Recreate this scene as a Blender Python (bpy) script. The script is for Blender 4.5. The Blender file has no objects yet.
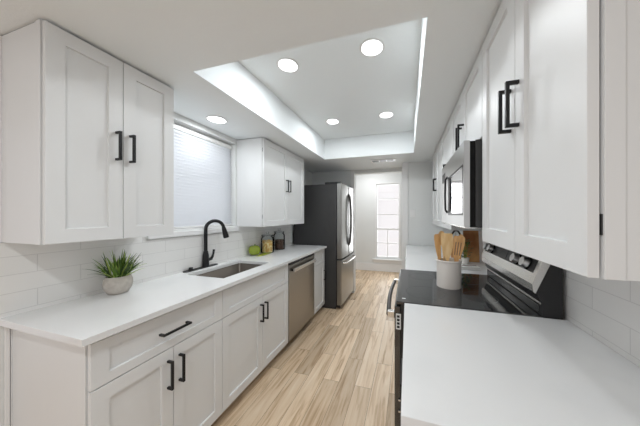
import bpy, bmesh, math, random
from mathutils import Vector, Matrix
random.seed(7)
SC = bpy.context.scene
COL = SC.collection
PI = math.pi
CZ = 1.02            # worktop height
EYE = 1.52

# ------------------------------------------------------------------ camera, world, light, exposure
cam_d = bpy.data.cameras.new('camera'); cam = bpy.data.objects.new('camera', cam_d); COL.objects.link(cam)
cam_d.sensor_width = 36.0; cam_d.sensor_fit = 'HORIZONTAL'
cam_d.lens = 218.83 * 36.0 / 640.0
cam_d.shift_x = -25.0 / 640.0
cam_d.shift_y = 1.9 / 640.0
cam_d.clip_start = 0.02
cam.location = (0, 0, EYE)
cam.rotation_euler = (PI / 2, 0, math.radians(15.916))
SC.camera = cam

SC.view_settings.view_transform = 'Standard'
SC.view_settings.look = 'None'
SC.view_settings.gamma = 1.0
SC.view_settings.use_curve_mapping = False
SC.view_settings.exposure = 0.50

W = bpy.data.worlds.new('world'); SC.world = W; W.use_nodes = True
bg = W.node_tree.nodes['Background']
bg.inputs[0].default_value = (1.0, 0.97, 0.985, 1); bg.inputs[1].default_value = 0.50

# brighter open sky on the dining room's side of the house
_nt = W.node_tree; _tc = _nt.nodes.new('ShaderNodeTexCoord'); _sp = _nt.nodes.new('ShaderNodeSeparateXYZ'); _mr = _nt.nodes.new('ShaderNodeMapRange')
_mr.inputs['From Min'].default_value = 0.2; _mr.inputs['From Max'].default_value = 0.7; _mr.inputs['To Min'].default_value = 0.50; _mr.inputs['To Max'].default_value = 0.70
_nt.links.new(_tc.outputs['Generated'], _sp.inputs[0]); _nt.links.new(_sp.outputs['Y'], _mr.inputs['Value']); _nt.links.new(_mr.outputs[0], bg.inputs[1])

def lamp(name, loc, power, size, color=(0.93, 0.97, 1.0), rot=(0, 0, 0), shape='DISK', size_y=None, spread=PI):
    d = bpy.data.lights.new(name, 'AREA'); d.energy = power; d.shape = shape; d.size = size; d.color = color
    if size_y: d.size_y = size_y
    d.spread = spread
    o = bpy.data.objects.new(name, d); COL.objects.link(o); o.location = loc; o.rotation_euler = rot
    return o
TRAY_Z = 2.70; SOF_Z = 2.392
TRAY_LIGHTS = [(-0.905, 1.535), (-0.240, 1.535), (-0.905, 2.61), (-0.240, 2.61)]
SOF_LIGHT = (-1.672, 1.60)
for (x, y) in TRAY_LIGHTS: lamp('downlight_lamp', (x, y, TRAY_Z - 0.022), 3.4, 0.15, spread=PI)
lamp('downlight_lamp', (SOF_LIGHT[0], SOF_LIGHT[1], SOF_Z - 0.022), 2.5, 0.16, spread=PI)
# the kitchen's further recessed lamps, above and behind the viewpoint
lamp('downlight_lamp', (-0.62, -0.22, SOF_Z - 0.02), 7.0, 0.13)
lamp('downlight_lamp', (-0.50, -1.40, SOF_Z - 0.02), 5.0, 0.13)
lamp('dining_fill', (-0.9, 5.1, 2.80), 13.0, 0.5, color=(0.97, 0.98, 1.0))  # added fill light, unseen above the header, to brighten the dining room
# daylight at the two windows
lamp('window_daylight', (-2.95, 1.62, 1.87), 6.5, 1.5, color=(0.93, 0.97, 1.0), rot=(0, -PI / 2, 0), shape='RECTANGLE', size_y=1.5)
lamp('window_daylight', (-0.50, 6.35, 1.4), 12.0, 0.6, color=(0.95, 0.98, 1.0), rot=(-PI / 2, 0, 0), shape='RECTANGLE', size_y=1.9)

# ------------------------------------------------------------------ materials
def mat(name, col, rough=0.5, metal=0.0, spec=0.5, **kw):
    m = bpy.data.materials.new(name); m.use_nodes = True
    b = m.node_tree.nodes['Principled BSDF']
    b.inputs['Base Color'].default_value = (*col, 1); b.inputs['Roughness'].default_value = rough
    b.inputs['Metallic'].default_value = metal; b.inputs['Specular IOR Level'].default_value = spec
    for k, v in kw.items(): b.inputs[k.replace('_', ' ')].default_value = v
    return m
def nd(m, t, **kw):
    n = m.node_tree.nodes.new(t)
    for k, v in kw.items(): setattr(n, k, v)
    return n
def lk(m, a, b): m.node_tree.links.new(a, b)
def bsdf(m): return m.node_tree.nodes['Principled BSDF']
def ramp(m, stops):
    r = nd(m, 'ShaderNodeValToRGB'); e = r.color_ramp.elements
    while len(e) < len(stops): e.new(0.5)
    for i, (p, c) in enumerate(stops): e[i].position = p; e[i].color = (*c, 1)
    return r
def add_noise_color(m, scale, c1, c2, lo=0.35, hi=0.65, detail=4, stretch=(1, 1, 1), coord='Object'):
    tc = nd(m, 'ShaderNodeTexCoord'); mp = nd(m, 'ShaderNodeMapping'); mp.inputs['Scale'].default_value = stretch
    n = nd(m, 'ShaderNodeTexNoise'); n.inputs['Scale'].default_value = scale; n.inputs['Detail'].default_value = detail
    r = ramp(m, [(lo, c1), (hi, c2)])
    lk(m, tc.outputs[coord], mp.inputs[0]); lk(m, mp.outputs[0], n.inputs['Vector']); lk(m, n.outputs[0], r.inputs[0])
    lk(m, r.outputs[0], bsdf(m).inputs['Base Color'])
    return n
def add_bump(m, scale, strength, dist=0.002, stretch=(1, 1, 1)):
    tc = nd(m, 'ShaderNodeTexCoord'); mp = nd(m, 'ShaderNodeMapping'); mp.inputs['Scale'].default_value = stretch
    n = nd(m, 'ShaderNodeTexNoise'); n.inputs['Scale'].default_value = scale; n.inputs['Detail'].default_value = 3
    b = nd(m, 'ShaderNodeBump'); b.inputs['Strength'].default_value = strength; b.inputs['Distance'].default_value = dist
    lk(m, tc.outputs['Object'], mp.inputs[0]); lk(m, mp.outputs[0], n.inputs['Vector']); lk(m, n.outputs[0], b.inputs['Height'])
    lk(m, b.outputs[0], bsdf(m).inputs['Normal'])

M = {}
M['cab'] = mat('cabinet_paint', (0.775, 0.785, 0.785), 0.40)
M['cab_in'] = mat('cabinet_shadow_gap', (0.55, 0.54, 0.52), 0.6)
M['black'] = mat('matte_black_metal', (0.012, 0.012, 0.013), 0.38, 0.3)
M['wall'] = mat('wall_paint', (0.76, 0.775, 0.765), 0.6); add_bump(M['wall'], 180, 0.15)
M['ceil'] = mat('ceiling_paint', (0.855, 0.89, 0.90), 0.75); add_bump(M['ceil'], 90, 0.35, 0.003)
M['trim'] = mat('trim_paint', (0.83, 0.83, 0.825), 0.35)
M['quartz'] = mat('white_quartz', (0.84, 0.84, 0.84), 0.16); add_noise_color(M['quartz'], 2.2, (0.74, 0.75, 0.755), (0.80, 0.805, 0.805), 0.30, 0.48, 7)
M['steel'] = mat('brushed_steel', (0.40, 0.385, 0.36), 0.30, 1.0); add_bump(M['steel'], 60, 0.08, 0.001, (1, 1, 40))
M['steel_l'] = mat('bright_steel', (0.74, 0.73, 0.71), 0.24, 1.0)
M['steel_sink'] = mat('sink_steel', (0.17, 0.148, 0.128), 0.5, 0.9)
M['fridge_side'] = mat('charcoal_painted_steel', (0.040, 0.040, 0.041), 0.45)
M['blk_plastic'] = mat('black_plastic', (0.015, 0.015, 0.016), 0.35)
M['gry_plastic'] = mat('dark_grey_plastic', (0.055, 0.055, 0.056), 0.45)
M['mw_steel'] = mat('oven_steel', (0.56, 0.555, 0.55), 0.30, 1.0)
M['deep_black'] = mat('deep_black_rubber', (0.006, 0.006, 0.006), 0.7, 0.0, 0.2)
M['door_steel'] = mat('door_steel', (0.33, 0.33, 0.315), 0.28, 1.0)
M['glass_top'] = mat('black_ceramic_glass', (0.022, 0.023, 0.024), 0.05, 0.0, 0.5, IOR=1.85)
M['mirror'] = mat('mirrored_dark_glass', (0.33, 0.33, 0.34), 0.04, 1.0)
M['dark_steel'] = mat('black_stainless', (0.10, 0.09, 0.085), 0.3, 1.0)
M['white_plastic'] = mat('white_plastic', (0.82, 0.82, 0.81), 0.4)
M['ceramic'] = mat('cream_ceramic', (0.76, 0.72, 0.67), 0.35)
M['concrete'] = mat('concrete_pot', (0.52, 0.48, 0.43), 0.8); add_noise_color(M['concrete'], 30, (0.46, 0.42, 0.375), (0.56, 0.52, 0.47))
M['leaf_d'] = mat('dark_leaf', (0.045, 0.10, 0.018), 0.45)
M['leaf_m'] = mat('mid_leaf', (0.13, 0.24, 0.03), 0.45)
M['leaf_l'] = mat('light_leaf', (0.42, 0.54, 0.14), 0.45)
M['bamboo'] = mat('bamboo_wood', (0.60, 0.36, 0.15), 0.5); add_noise_color(M['bamboo'], 8, (0.76, 0.48, 0.20), (0.88, 0.64, 0.34), 0.35, 0.65, 5, (6, 6, 1))
M['bamboo_d'] = mat('dark_bamboo_wood', (0.45, 0.22, 0.08), 0.5); add_noise_color(M['bamboo_d'], 8, (0.62, 0.33, 0.12), (0.80, 0.50, 0.22), 0.35, 0.65, 5, (6, 6, 1))
M['board'] = mat('acacia_board', (0.40, 0.18, 0.06), 0.45); add_noise_color(M['board'], 5, (0.30, 0.11, 0.03), (0.68, 0.36, 0.14), 0.35, 0.65, 5, (1, 8, 1))
M['soil'] = mat('soil', (0.05, 0.035, 0.025), 0.9)
M['pepper'] = mat('green_pepper_skin', (0.27, 0.35, 0.03), 0.22)
M['lime_leaf'] = mat('yellow_green_leaf', (0.45, 0.52, 0.05), 0.45)
M['pasta'] = mat('dry_pasta', (0.78, 0.50, 0.14), 0.5)
M['coffee'] = mat('coffee_beans', (0.075, 0.035, 0.02), 0.45)
M['glass'] = bpy.data.materials.new('clear_glass'); M['glass'].use_nodes = True
M['cloth'] = mat('white_cloth', (0.80, 0.79, 0.77), 0.85)
M['twine'] = mat('brown_twine', (0.20, 0.12, 0.08), 0.8)
M['blind'] = mat('white_blind', (0.86, 0.87, 0.88), 0.6)
def add_trans(m, w, col):
    nt = m.node_tree; t = nd(m, 'ShaderNodeBsdfTranslucent'); t.inputs[0].default_value = (*col, 1)
    mx = nd(m, 'ShaderNodeMixShader'); mx.inputs[0].default_value = w
    out = nt.nodes['Material Output']
    lk(m, bsdf(m).outputs[0], mx.inputs[1]); lk(m, t.outputs[0], mx.inputs[2]); lk(m, mx.outputs[0], out.inputs[0])
add_trans(M['blind'], 0.45, (0.9, 0.92, 0.95))
# thin window glass: clear with a mirror coat
M['pane'] = bpy.data.materials.new('window_pane_glass'); M['pane'].use_nodes = True
_m = M['pane']; _t = nd(_m, 'ShaderNodeBsdfTransparent'); _g = nd(_m, 'ShaderNodeBsdfGlossy'); _g.inputs['Roughness'].default_value = 0.02
_f = nd(_m, 'ShaderNodeMixShader'); _f.inputs[0].default_value = 0.06
lk(_m, _t.outputs[0], _f.inputs[1]); lk(_m, _g.outputs[0], _f.inputs[2]); lk(_m, _f.outputs[0], _m.node_tree.nodes['Material Output'].inputs[0])
_m = M['glass']; _t = nd(_m, 'ShaderNodeBsdfTransparent'); _t.inputs[0].default_value = (0.97, 0.985, 0.985, 1); _g = nd(_m, 'ShaderNodeBsdfGlossy'); _g.inputs['Roughness'].default_value = 0.03
_w = nd(_m, 'ShaderNodeLayerWeight'); _w.inputs[0].default_value = 0.18; _f = nd(_m, 'ShaderNodeMixShader'); lk(_m, _w.outputs['Fresnel'], _f.inputs[0])
lk(_m, _t.outputs[0], _f.inputs[1]); lk(_m, _g.outputs[0], _f.inputs[2]); lk(_m, _f.outputs[0], _m.node_tree.nodes['Material Output'].inputs[0])
def emis(name, col, s):
    m = mat(name, col, 0.5); b = bsdf(m); b.inputs['Emission Color'].default_value = (*col, 1); b.inputs['Emission Strength'].default_value = s
    return m
M['lens'] = emis('lit_lamp_lens', (0.98, 0.99, 1.0), 2.6)
# oak plank floor
M['floor'] = mat('oak_plank', (0.6, 0.45, 0.3), 0.42)
def floor_nodes(m):
    tc = nd(m, 'ShaderNodeTexCoord'); mp = nd(m, 'ShaderNodeMapping'); mp.inputs['Rotation'].default_value = (0, 0, PI / 2)
    br = nd(m, 'ShaderNodeTexBrick'); br.offset = 0.37; br.offset_frequency = 2
    br.inputs['Color1'].default_value = (0, 0, 0, 1); br.inputs['Color2'].default_value = (1, 1, 1, 1); br.inputs['Mortar'].default_value = (0.5, 0.5, 0.5, 1)
    br.inputs['Scale'].default_value = 1; br.inputs['Brick Width'].default_value = 0.95; br.inputs['Row Height'].default_value = 0.15
    br.inputs['Mortar Size'].default_value = 0.0014; br.inputs['Mortar Smooth'].default_value = 0.1
    lk(m, tc.outputs['Object'], mp.inputs[0]); lk(m, mp.outputs[0], br.inputs['Vector'])
    # each plank shifts its own grain
    sc = nd(m, 'ShaderNodeVectorMath', operation='SCALE'); sc.inputs['Scale'].default_value = 7.0; lk(m, br.outputs['Color'], sc.inputs[0])
    ad = nd(m, 'ShaderNodeVectorMath', operation='ADD'); lk(m, mp.outputs[0], ad.inputs[0]); lk(m, sc.outputs[0], ad.inputs[1])
    st = nd(m, 'ShaderNodeMapping'); st.inputs['Scale'].default_value = (0.62, 8.5, 1); lk(m, ad.outputs[0], st.inputs[0])
    n = nd(m, 'ShaderNodeTexNoise'); n.inputs['Scale'].default_value = 2.6; n.inputs['Detail'].default_value = 8; n.inputs['Roughness'].default_value = 0.62
    n.inputs['Distortion'].default_value = 1.1
    lk(m, st.outputs[0], n.inputs['Vector'])
    r1 = ramp(m, [(0.25, (0.26, 0.155, 0.08)), (0.38, (0.52, 0.365, 0.225)), (0.50, (0.70, 0.545, 0.385)), (0.72, (0.79, 0.665, 0.52))])
    lk(m, n.outputs[0], r1.inputs[0])
    tone = ramp(m, [(0.0, (0.76, 0.73, 0.69)), (0.5, (0.97, 0.95, 0.92)), (1.0, (1.14, 1.14, 1.14))]); lk(m, br.outputs['Color'], tone.inputs[0])
    mu = nd(m, 'ShaderNodeMix', data_type='RGBA', blend_type='MULTIPLY'); mu.inputs[0].default_value = 1
    lk(m, r1.outputs[0], mu.inputs[6]); lk(m, tone.outputs[0], mu.inputs[7])
    dk = nd(m, 'ShaderNodeMix', data_type='RGBA', blend_type='MIX'); lk(m, br.outputs['Fac'], dk.inputs[0])
    lk(m, mu.outputs[2], dk.inputs[6]); dk.inputs[7].default_value = (0.24, 0.16, 0.09, 1)
    lk(m, dk.outputs[2], bsdf(m).inputs['Base Color'])
floor_nodes(M['floor'])
# long pale wall tile; grout from a brick pattern laid in the wall's own plane (y along, z up)
def tile_mat(name, c, grout, w, h):
    m = mat(name, c, 0.22)
    tc = nd(m, 'ShaderNodeTexCoord'); sp = nd(m, 'ShaderNodeSeparateXYZ'); cb = nd(m, 'ShaderNodeCombineXYZ')
    lk(m, tc.outputs['Object'], sp.inputs[0]); ay = nd(m, 'ShaderNodeMath', operation='ADD'); ay.inputs[1].default_value = 0.13; az = nd(m, 'ShaderNodeMath', operation='ADD'); az.inputs[1].default_value = 0.045
    lk(m, sp.outputs['Y'], ay.inputs[0]); lk(m, sp.outputs['Z'], az.inputs[0]); lk(m, ay.outputs[0], cb.inputs['X']); lk(m, az.outputs[0], cb.inputs['Y'])
    br = nd(m, 'ShaderNodeTexBrick'); br.offset = 0.5
    br.inputs['Color1'].default_value = (*c, 1); br.inputs['Color2'].default_value = (c[0] * .975, c[1] * .975, c[2] * .975, 1); br.inputs['Mortar'].default_value = (*grout, 1)
    br.inputs['Scale'].default_value = 1; br.inputs['Brick Width'].default_value = w; br.inputs['Row Height'].default_value = h; br.inputs['Mortar Size'].default_value = 0.0016
    lk(m, cb.outputs[0], br.inputs['Vector']); lk(m, br.outputs['Color'], bsdf(m).inputs['Base Color'])
    bp = nd(m, 'ShaderNodeBump'); bp.inputs['Strength'].default_value = 0.4; bp.inputs['Distance'].default_value = 0.002; bp.invert = True
    lk(m, br.outputs['Fac'], bp.inputs['Height']); lk(m, bp.outputs[0], bsdf(m).inputs['Normal'])
    return m
M['tile'] = tile_mat('white_wall_tile', (0.87, 0.865, 0.845), (0.72, 0.715, 0.70), 0.32, 0.0905)

# ------------------------------------------------------------------ builders
class MB:
    def __init__(s): s.bm = bmesh.new(); s.mi = 0
    def _tag(s, faces):
        for f in faces: f.material_index = s.mi
    def box(s, a, b, bev=0.0, seg=2, M4=None):
        a = Vector(a); b = Vector(b); lo = Vector(map(min, a, b)); hi = Vector(map(max, a, b))
        r = bmesh.ops.create_cube(s.bm, size=1.0); vs = r['verts']
        for v in vs: v.co = Vector(((lo[i] + hi[i]) / 2 + v.co[i] * (hi[i] - lo[i]) for i in range(3)))
        fs = set(f for v in vs for f in v.link_faces); s._tag(fs)
        if bev > 0:
            es = list(set(e for v in vs for e in v.link_edges))
            rr = bmesh.ops.bevel(s.bm, geom=es, offset=bev, segments=seg, affect='EDGES', profile=0.5)
            s._tag(rr['faces']); vs = list(set(v for f in rr['faces'] for v in f.verts) | set(v for v in vs if v.is_valid))
        if M4: bmesh.ops.transform(s.bm, matrix=M4, verts=vs)
        return s
    def prism(s, pts, d, axis='y', y0=0.0, bev=0):
        """polygon pts in the plane across `axis`, extruded from y0 by d"""
        def P(p, t): return {'y': (p[0], t, p[1]), 'x': (t, p[0], p[1]), 'z': (p[0], p[1], t)}[axis]
        v1 = [s.bm.verts.new(P(p, y0)) for p in pts]; v2 = [s.bm.verts.new(P(p, y0 + d)) for p in pts]
        n = len(pts); fs = [s.bm.faces.new(v1), s.bm.faces.new(v2[::-1])]
        for i in range(n): fs.append(s.bm.faces.new((v1[i], v2[i], v2[(i + 1) % n], v1[(i + 1) % n])))
        bmesh.ops.recalc_face_normals(s.bm, faces=fs); s._tag(fs)
        if bev:
            rr = bmesh.ops.bevel(s.bm, geom=list(set(e for f in fs for e in f.edges)), offset=bev, segments=2, affect='EDGES', profile=0.5); s._tag(rr['faces'])
        return s
    def lathe(s, prof, c=(0, 0, 0), n=40, sx=1, sy=1):
        c = Vector(c); rings = []
        for (r, z) in prof:
            if r < 1e-6: rings.append([s.bm.verts.new(c + Vector((0, 0, z)))])
            else: rings.append([s.bm.verts.new(c + Vector((r * sx * math.cos(2 * PI * i / n), r * sy * math.sin(2 * PI * i / n), z))) for i in range(n)])
        fs = []
        for a, b in zip(rings, rings[1:]):
            for i in range(n):
                j = (i + 1) % n
                if len(a) == 1 and len(b) == 1: continue
                if len(a) == 1: fs.append(s.bm.faces.new((a[0], b[j], b[i])))
                elif len(b) == 1: fs.append(s.bm.faces.new((a[i], a[j], b[0])))
                else: fs.append(s.bm.faces.new((a[i], a[j], b[j], b[i])))
        s._tag(fs); return s
    def tube(s, pts, r, n=14, cap=True):
        pts = [Vector(p) for p in pts]; rs = r if isinstance(r, (list, tuple)) else [r] * len(pts)
        t0 = (pts[1] - pts[0]).normalized(); up = Vector((0, 0, 1)) if abs(t0.z) < 0.9 else Vector((1, 0, 0))
        nrm = (up - t0 * up.dot(t0)).normalized(); rings = []
        for i, p in enumerate(pts):
            t = ((pts[min(i + 1, len(pts) - 1)] - pts[max(i - 1, 0)])).normalized()
            nrm = (nrm - t * nrm.dot(t)).normalized(); bn = t.cross(nrm)
            rings.append([s.bm.verts.new(p + (nrm * math.cos(2 * PI * k / n) + bn * math.sin(2 * PI * k / n)) * rs[i]) for k in range(n)])
        fs = []
        for a, b in zip(rings, rings[1:]):
            for i in range(n): fs.append(s.bm.faces.new((a[i], a[(i + 1) % n], b[(i + 1) % n], b[i])))
        if cap: fs.append(s.bm.faces.new(rings[0][::-1])); fs.append(s.bm.faces.new(rings[-1]))
        s._tag(fs); return s
    def cyl(s, c, axis, r, h, n=28):
        c = Vector(c); ax = Vector(axis).normalized(); return s.tube([c, c + ax * h], r, n)
    def build(s, name, m, parent=None, smooth=False, loc=None):
        me = bpy.data.meshes.new(name); bmesh.ops.recalc_face_normals(s.bm, faces=s.bm.faces[:]); s.bm.to_mesh(me); s.bm.free()
        for mm in (m if isinstance(m, (list, tuple)) else [m]): me.materials.append(mm)
        o = bpy.data.objects.new(name, me); COL.objects.link(o)
        if parent: o.parent = parent
        if loc: o.location = loc
        if smooth:
            for p in me.polygons: p.use_smooth = True
            try: me.set_sharp_from_angle(angle=math.radians(35))
            except Exception: pass
        return o
def tag(o, label, cat, group=None):
    o['label'] = label; o['category'] = cat
    if group: o['group'] = group
    return o
def thing(name, label, cat, loc=(0, 0, 0), rotz=0.0, group=None):
    o = bpy.data.objects.new(name, None); o.empty_display_size = 0.05; COL.objects.link(o)
    o.location = loc; o.rotation_euler = (0, 0, rotz); return tag(o, label, cat, group)
def struct(name, mb, m, label=None, smooth=False):
    o = mb.build(name, m, smooth=smooth); o['kind'] = 'structure'
    if label: o['label'] = label
    return o
def copy_thing(root, loc, label, rotz=None):
    r = root.copy(); COL.objects.link(r); r.location = loc; r['label'] = label
    if rotz is not None: r.rotation_euler = (0, 0, rotz)
    for ch in list(root.children):
        c = ch.copy(); COL.objects.link(c); c.parent = r
        for g in ch.children: q = g.copy(); COL.objects.link(q); q.parent = c
    return r

# ------------------------------------------------------------------ the room
LW, RW = -1.90, 0.745          # faces of the side walls
LY0, RY0 = 0.545, 0.20         # where they begin, beside the viewpoint
struct('floor', MB().box((-4.0, -3.0, -0.05), (3.0, 6.15, 0.0)), M['floor'])
# left wall with the window opening over the sink
WY0, WY1, WZ0, WZ1 = 1.19, 2.07, 1.385, 2.335
wl = MB()
wl.box((LW - 0.12, LY0, 0), (LW, 4.25, WZ0)); wl.box((LW - 0.12, LY0, WZ1), (LW, 4.25, 2.75))
wl.box((LW - 0.12, LY0, WZ0), (LW, WY0, WZ1)); wl.box((LW - 0.12, WY1, WZ0), (LW, 4.25, WZ1))
struct('wall_left', wl, M['wall'])
struct('wall_right', MB().box((RW, RY0, 0), (RW + 0.12, 6.0, 2.75)), M['wall'])
OX0, OX1, OYL, OYR = -1.0, -0.09, 4.17, 3.80
wb = MB()
wb.box((LW, OYL, 0), (OX0, OYL + 0.12, 2.392)); wb.box((OX0, OYL, 2.325), (OX1, OYL + 0.12, 2.95)); wb.box((LW, OYL, 2.392), (OX0, OYL + 0.12, 2.95))
wb.box((OX1, OYR, 0), (RW, OYL + 0.12, 2.95))
struct('wall_back', wb, M['wall'])
# lowered ceiling with the raised tray
TX0, TX1, TY0, TY1 = -1.252, 0.085, 1.028, 3.215
sf = MB()
sf.box((-4.0, -2.2, SOF_Z), (3.0, TY0, 2.80)); sf.box((LW, TY1, SOF_Z), (RW, OYL, 2.80))
sf.box((LW, TY0, SOF_Z), (TX0, TY1, 2.80)); sf.box((TX1, TY0, SOF_Z), (RW, TY1, 2.80))
struct('ceiling', sf, M['ceil'])
struct('ceiling_tray', MB().box((TX0, TY0, TRAY_Z), (TX1, TY1, 2.80)), M['ceil'])
# dining room past the opening
FY = 5.95
FX0, FX1, FZ0, FZ1 = -0.815, -0.20, 0.37, 2.36
wf = MB()
wf.box((-3.2, FY, 0), (FX0, FY + 0.14, 2.95)); wf.box((FX1, FY, 0), (1.0, FY + 0.14, 2.95))
wf.box((FX0, FY, 0), (FX1, FY + 0.14, FZ0)); wf.box((FX0, FY, FZ1), (FX1, FY + 0.14, 2.95))
struct('wall_far', wf, M['wall'])
struct('wall_dining', MB().box((-3.3, OYL, 0), (-3.2, FY + 0.14, 2.95)), M['wall'])
struct('ceiling_dining', MB().box((-3.3, OYL + 0.12, 2.95), (1.0, FY + 0.14, 3.05)), M['ceil'])
struct('baseboard_far', MB().box((-3.2, FY - 0.018, 0.0), (RW, FY, 0.205), 0.004), M['trim'])
# casings of the opening
struct('trim_1', MB().box((OX0 - 0.06, OYL - 0.018, 0), (OX0, OYL, SOF_Z), 0.003), M['trim'])
struct('trim_2', MB().box((OX1, OYR - 0.018, 0), (OX1 + 0.10, OYR, SOF_Z), 0.003), M['trim'])
# tiled backsplashes
tl = MB(); tl.box((LW, LY0, CZ - 0.03), (LW + 0.010, 1.175, 1.384)); tl.box((LW, 1.175, CZ - 0.03), (LW + 0.010, 2.10, 1.33)); tl.box((LW, 2.10, CZ - 0.03), (LW + 0.010, 3.31, 1.384))
struct('trim_3', tl, M['tile'], 'white tile backsplash above the left worktop')
struct('trim_4', MB().box((RW - 0.010, 0.30, CZ - 0.03), (RW, 3.79, 1.40)), M['tile'], 'white tile backsplash above the right worktop')
# scribe strips where the left end panels meet the wall
# window over the sink
def window_left():
    x0 = LW - 0.10
    fr = MB()
    fr.box((x0 - 0.02, WY0, WZ0), (x0 + 0.015, WY0 + 0.04, WZ1)); fr.box((x0 - 0.02, WY1 - 0.04, WZ0), (x0 + 0.015, WY1, WZ1))
    fr.box((x0 - 0.02, WY0 + .04, WZ0), (x0 + 0.015, WY1 - .04, WZ0 + 0.04)); fr.box((x0 - 0.02, WY0 + .04, WZ1 - 0.04), (x0 + 0.015, WY1 - .04, WZ1))
    o = struct('window_1', fr, M['trim'])
    MB().box((x0 - 0.006, WY0 + 0.04, WZ0 + 0.04), (x0 - 0.002, WY1 - 0.04, WZ1 - 0.04)).build('pane', M['pane'], o)
    s = struct('trim_5', MB().box((LW - 0.085, WY0 + .001, WZ0 - 0.0), (LW, WY1 - .001, WZ0 + 0.012)).box((LW, 1.175, 1.335), (LW + 0.030, 2.10, 1.378), 0.003), M['trim'], 'white sill ledge under the kitchen window')
window_left()
bl = thing('window_blind', 'white pleated blind drawn down over the window above the sink', 'blind', (LW - 0.055, (WY0 + WY1) / 2, WZ0 + 0.013))
hw = (WY1 - WY0) / 2 - 0.006; bh = WZ1 - WZ0 - 0.016
MB().box((-0.026, -hw, bh - 0.052), (0.016, hw, bh - 0.024), 0.003).build('headrail', M['white_plastic'], bl)
MB().box((-0.012, -hw, 0.003), (0.012, hw, 0.020), 0.002).build('bottom_rail', M['white_plastic'], bl)
sl = MB(); nsl = 30; z0, z1 = 0.020, bh - 0.060
for k in range(nsl):
    zc = z0 + (k + 0.5) * (z1 - z0) / nsl; hh = (z1 - z0) / nsl * 0.62
    sl.prism([(0.012, zc - hh), (0.0135, zc - hh), (-0.0105, zc + hh), (-0.012, zc + hh)], 2 * hw - 0.004, 'y', -hw + 0.002)
sl.build('slats', M['blind'], bl)
MB().box((-0.011, -hw + .002, bh - 0.060), (0.011, hw - .002, bh - 0.048), 0.002).build('top_rail', M['white_plastic'], bl)
# dining room window, two sashes
def window_far():
    y0, y1 = FY + 0.03, FY + 0.075
    fr = MB(); t = 0.026
    fr.box((FX0, y0, FZ0), (FX0 + t, y1, FZ1)); fr.box((FX1 - t, y0, FZ0), (FX1, y1, FZ1))
    fr.box((FX0 + t, y0, FZ0), (FX1 - t, y1, FZ0 + t)); fr.box((FX0 + t, y0, FZ1 - t), (FX1 - t, y1, FZ1))
    fr.box((FX0 + t, y0, 1.115), (FX1 - t, y1, 1.160))
    o = struct('window_2', fr, M['trim'])
    g = MB(); xm = (FX0 + FX1) / 2
    g.box((xm - 0.010, y0 + 0.006, FZ0 + t), (xm + 0.010, y1 - 0.006, 1.115))
    for z in (0.762, 1.53, 1.95): g.box((FX0 + t, y0 + 0.008, z - 0.010), (FX1 - t, y1 - 0.008, z + 0.010))
    g.build('muntins', M['trim'], o)
    MB().box((FX0 + t, y0 + 0.02, FZ0 + t), (FX1 - t, y0 + 0.024, FZ1 - t)).build('pane', M['pane'], o)
    MB().box((FX0 - 0.10, FY - 0.055, 0.30), (FX1 + 0.10, FY + 0.03, 0.335), 0.004).box((FX0 - 0.07, FY - 0.018, 0.225), (FX1 + 0.07, FY, 0.30), 0.003).build('window_sill', M['trim'], o)
    MB().box((FX0 - 0.03, FY - 0.012, 0.335), (FX0, FY, FZ1 + 0.03), .002).box((FX1, FY - 0.012, 0.335), (FX1 + 0.03, FY, FZ1 + 0.03), .002).box((FX0, FY - 0.012, FZ1), (FX1, FY, FZ1 + 0.03), .002).build('window_casing', M['trim'], o)
window_far()

# ------------------------------------------------------------------ lamps, vent, switch
dl = thing('downlight', 'round lit recessed ceiling light, nearer and left of the four in the raised tray', 'ceiling light', (*TRAY_LIGHTS[0], TRAY_Z), group='recessed ceiling lights')
MB().lathe([(0.073, -0.001), (0.086, -0.001), (0.087, -0.003), (0.085, -0.005), (0.073, -0.006), (0.073, -0.001)], n=48).build('trim_ring', M['white_plastic'], dl, True)
MB().lathe([(0.0, -0.002), (0.0728, -0.002), (0.0728, -0.006), (0.0, -0.007)], n=48).build('lens', M['lens'], dl, True)
copy_thing(dl, (*TRAY_LIGHTS[1], TRAY_Z), 'round lit recessed ceiling light, nearer and right of the four in the raised tray')
copy_thing(dl, (*TRAY_LIGHTS[2], TRAY_Z), 'round lit recessed ceiling light, farther and left of the four in the raised tray')
copy_thing(dl, (*TRAY_LIGHTS[3], TRAY_Z), 'round lit recessed ceiling light, farther and right of the four in the raised tray')
copy_thing(dl, (*SOF_LIGHT, SOF_Z), 'round lit recessed light in the low ceiling beside the blind')
vt = thing('air_vent', 'white ceiling air vent with dark slots past the raised tray', 'air vent', (-0.375, 3.52, SOF_Z))
MB().box((-0.20, -0.075, -0.012), (0.20, 0.075, -0.001), 0.003).build('frame', M['white_plastic'], vt)
lv = MB()
for g in range(3):
    for k in range(4): lv.box((-0.165 + g * 0.115, -0.052 + k * 0.028, -0.0145), (-0.065 + g * 0.115, -0.034 + k * 0.028, -0.0125))
lv.build('slots', M['blk_plastic'], vt)
sw = thing('light_switch', 'white light switch plate on the back wall past the stove', 'light switch', (0.085, OYR, 1.545))
MB().box((-0.04, -0.007, -0.06), (0.04, 0.0, 0.06), 0.002).build('plate', M['white_plastic'], sw)
MB().box((-0.017, -0.011, -0.034), (0.017, -0.0075, 0.034), 0.002).build('rocker', M['trim'], sw)

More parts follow.
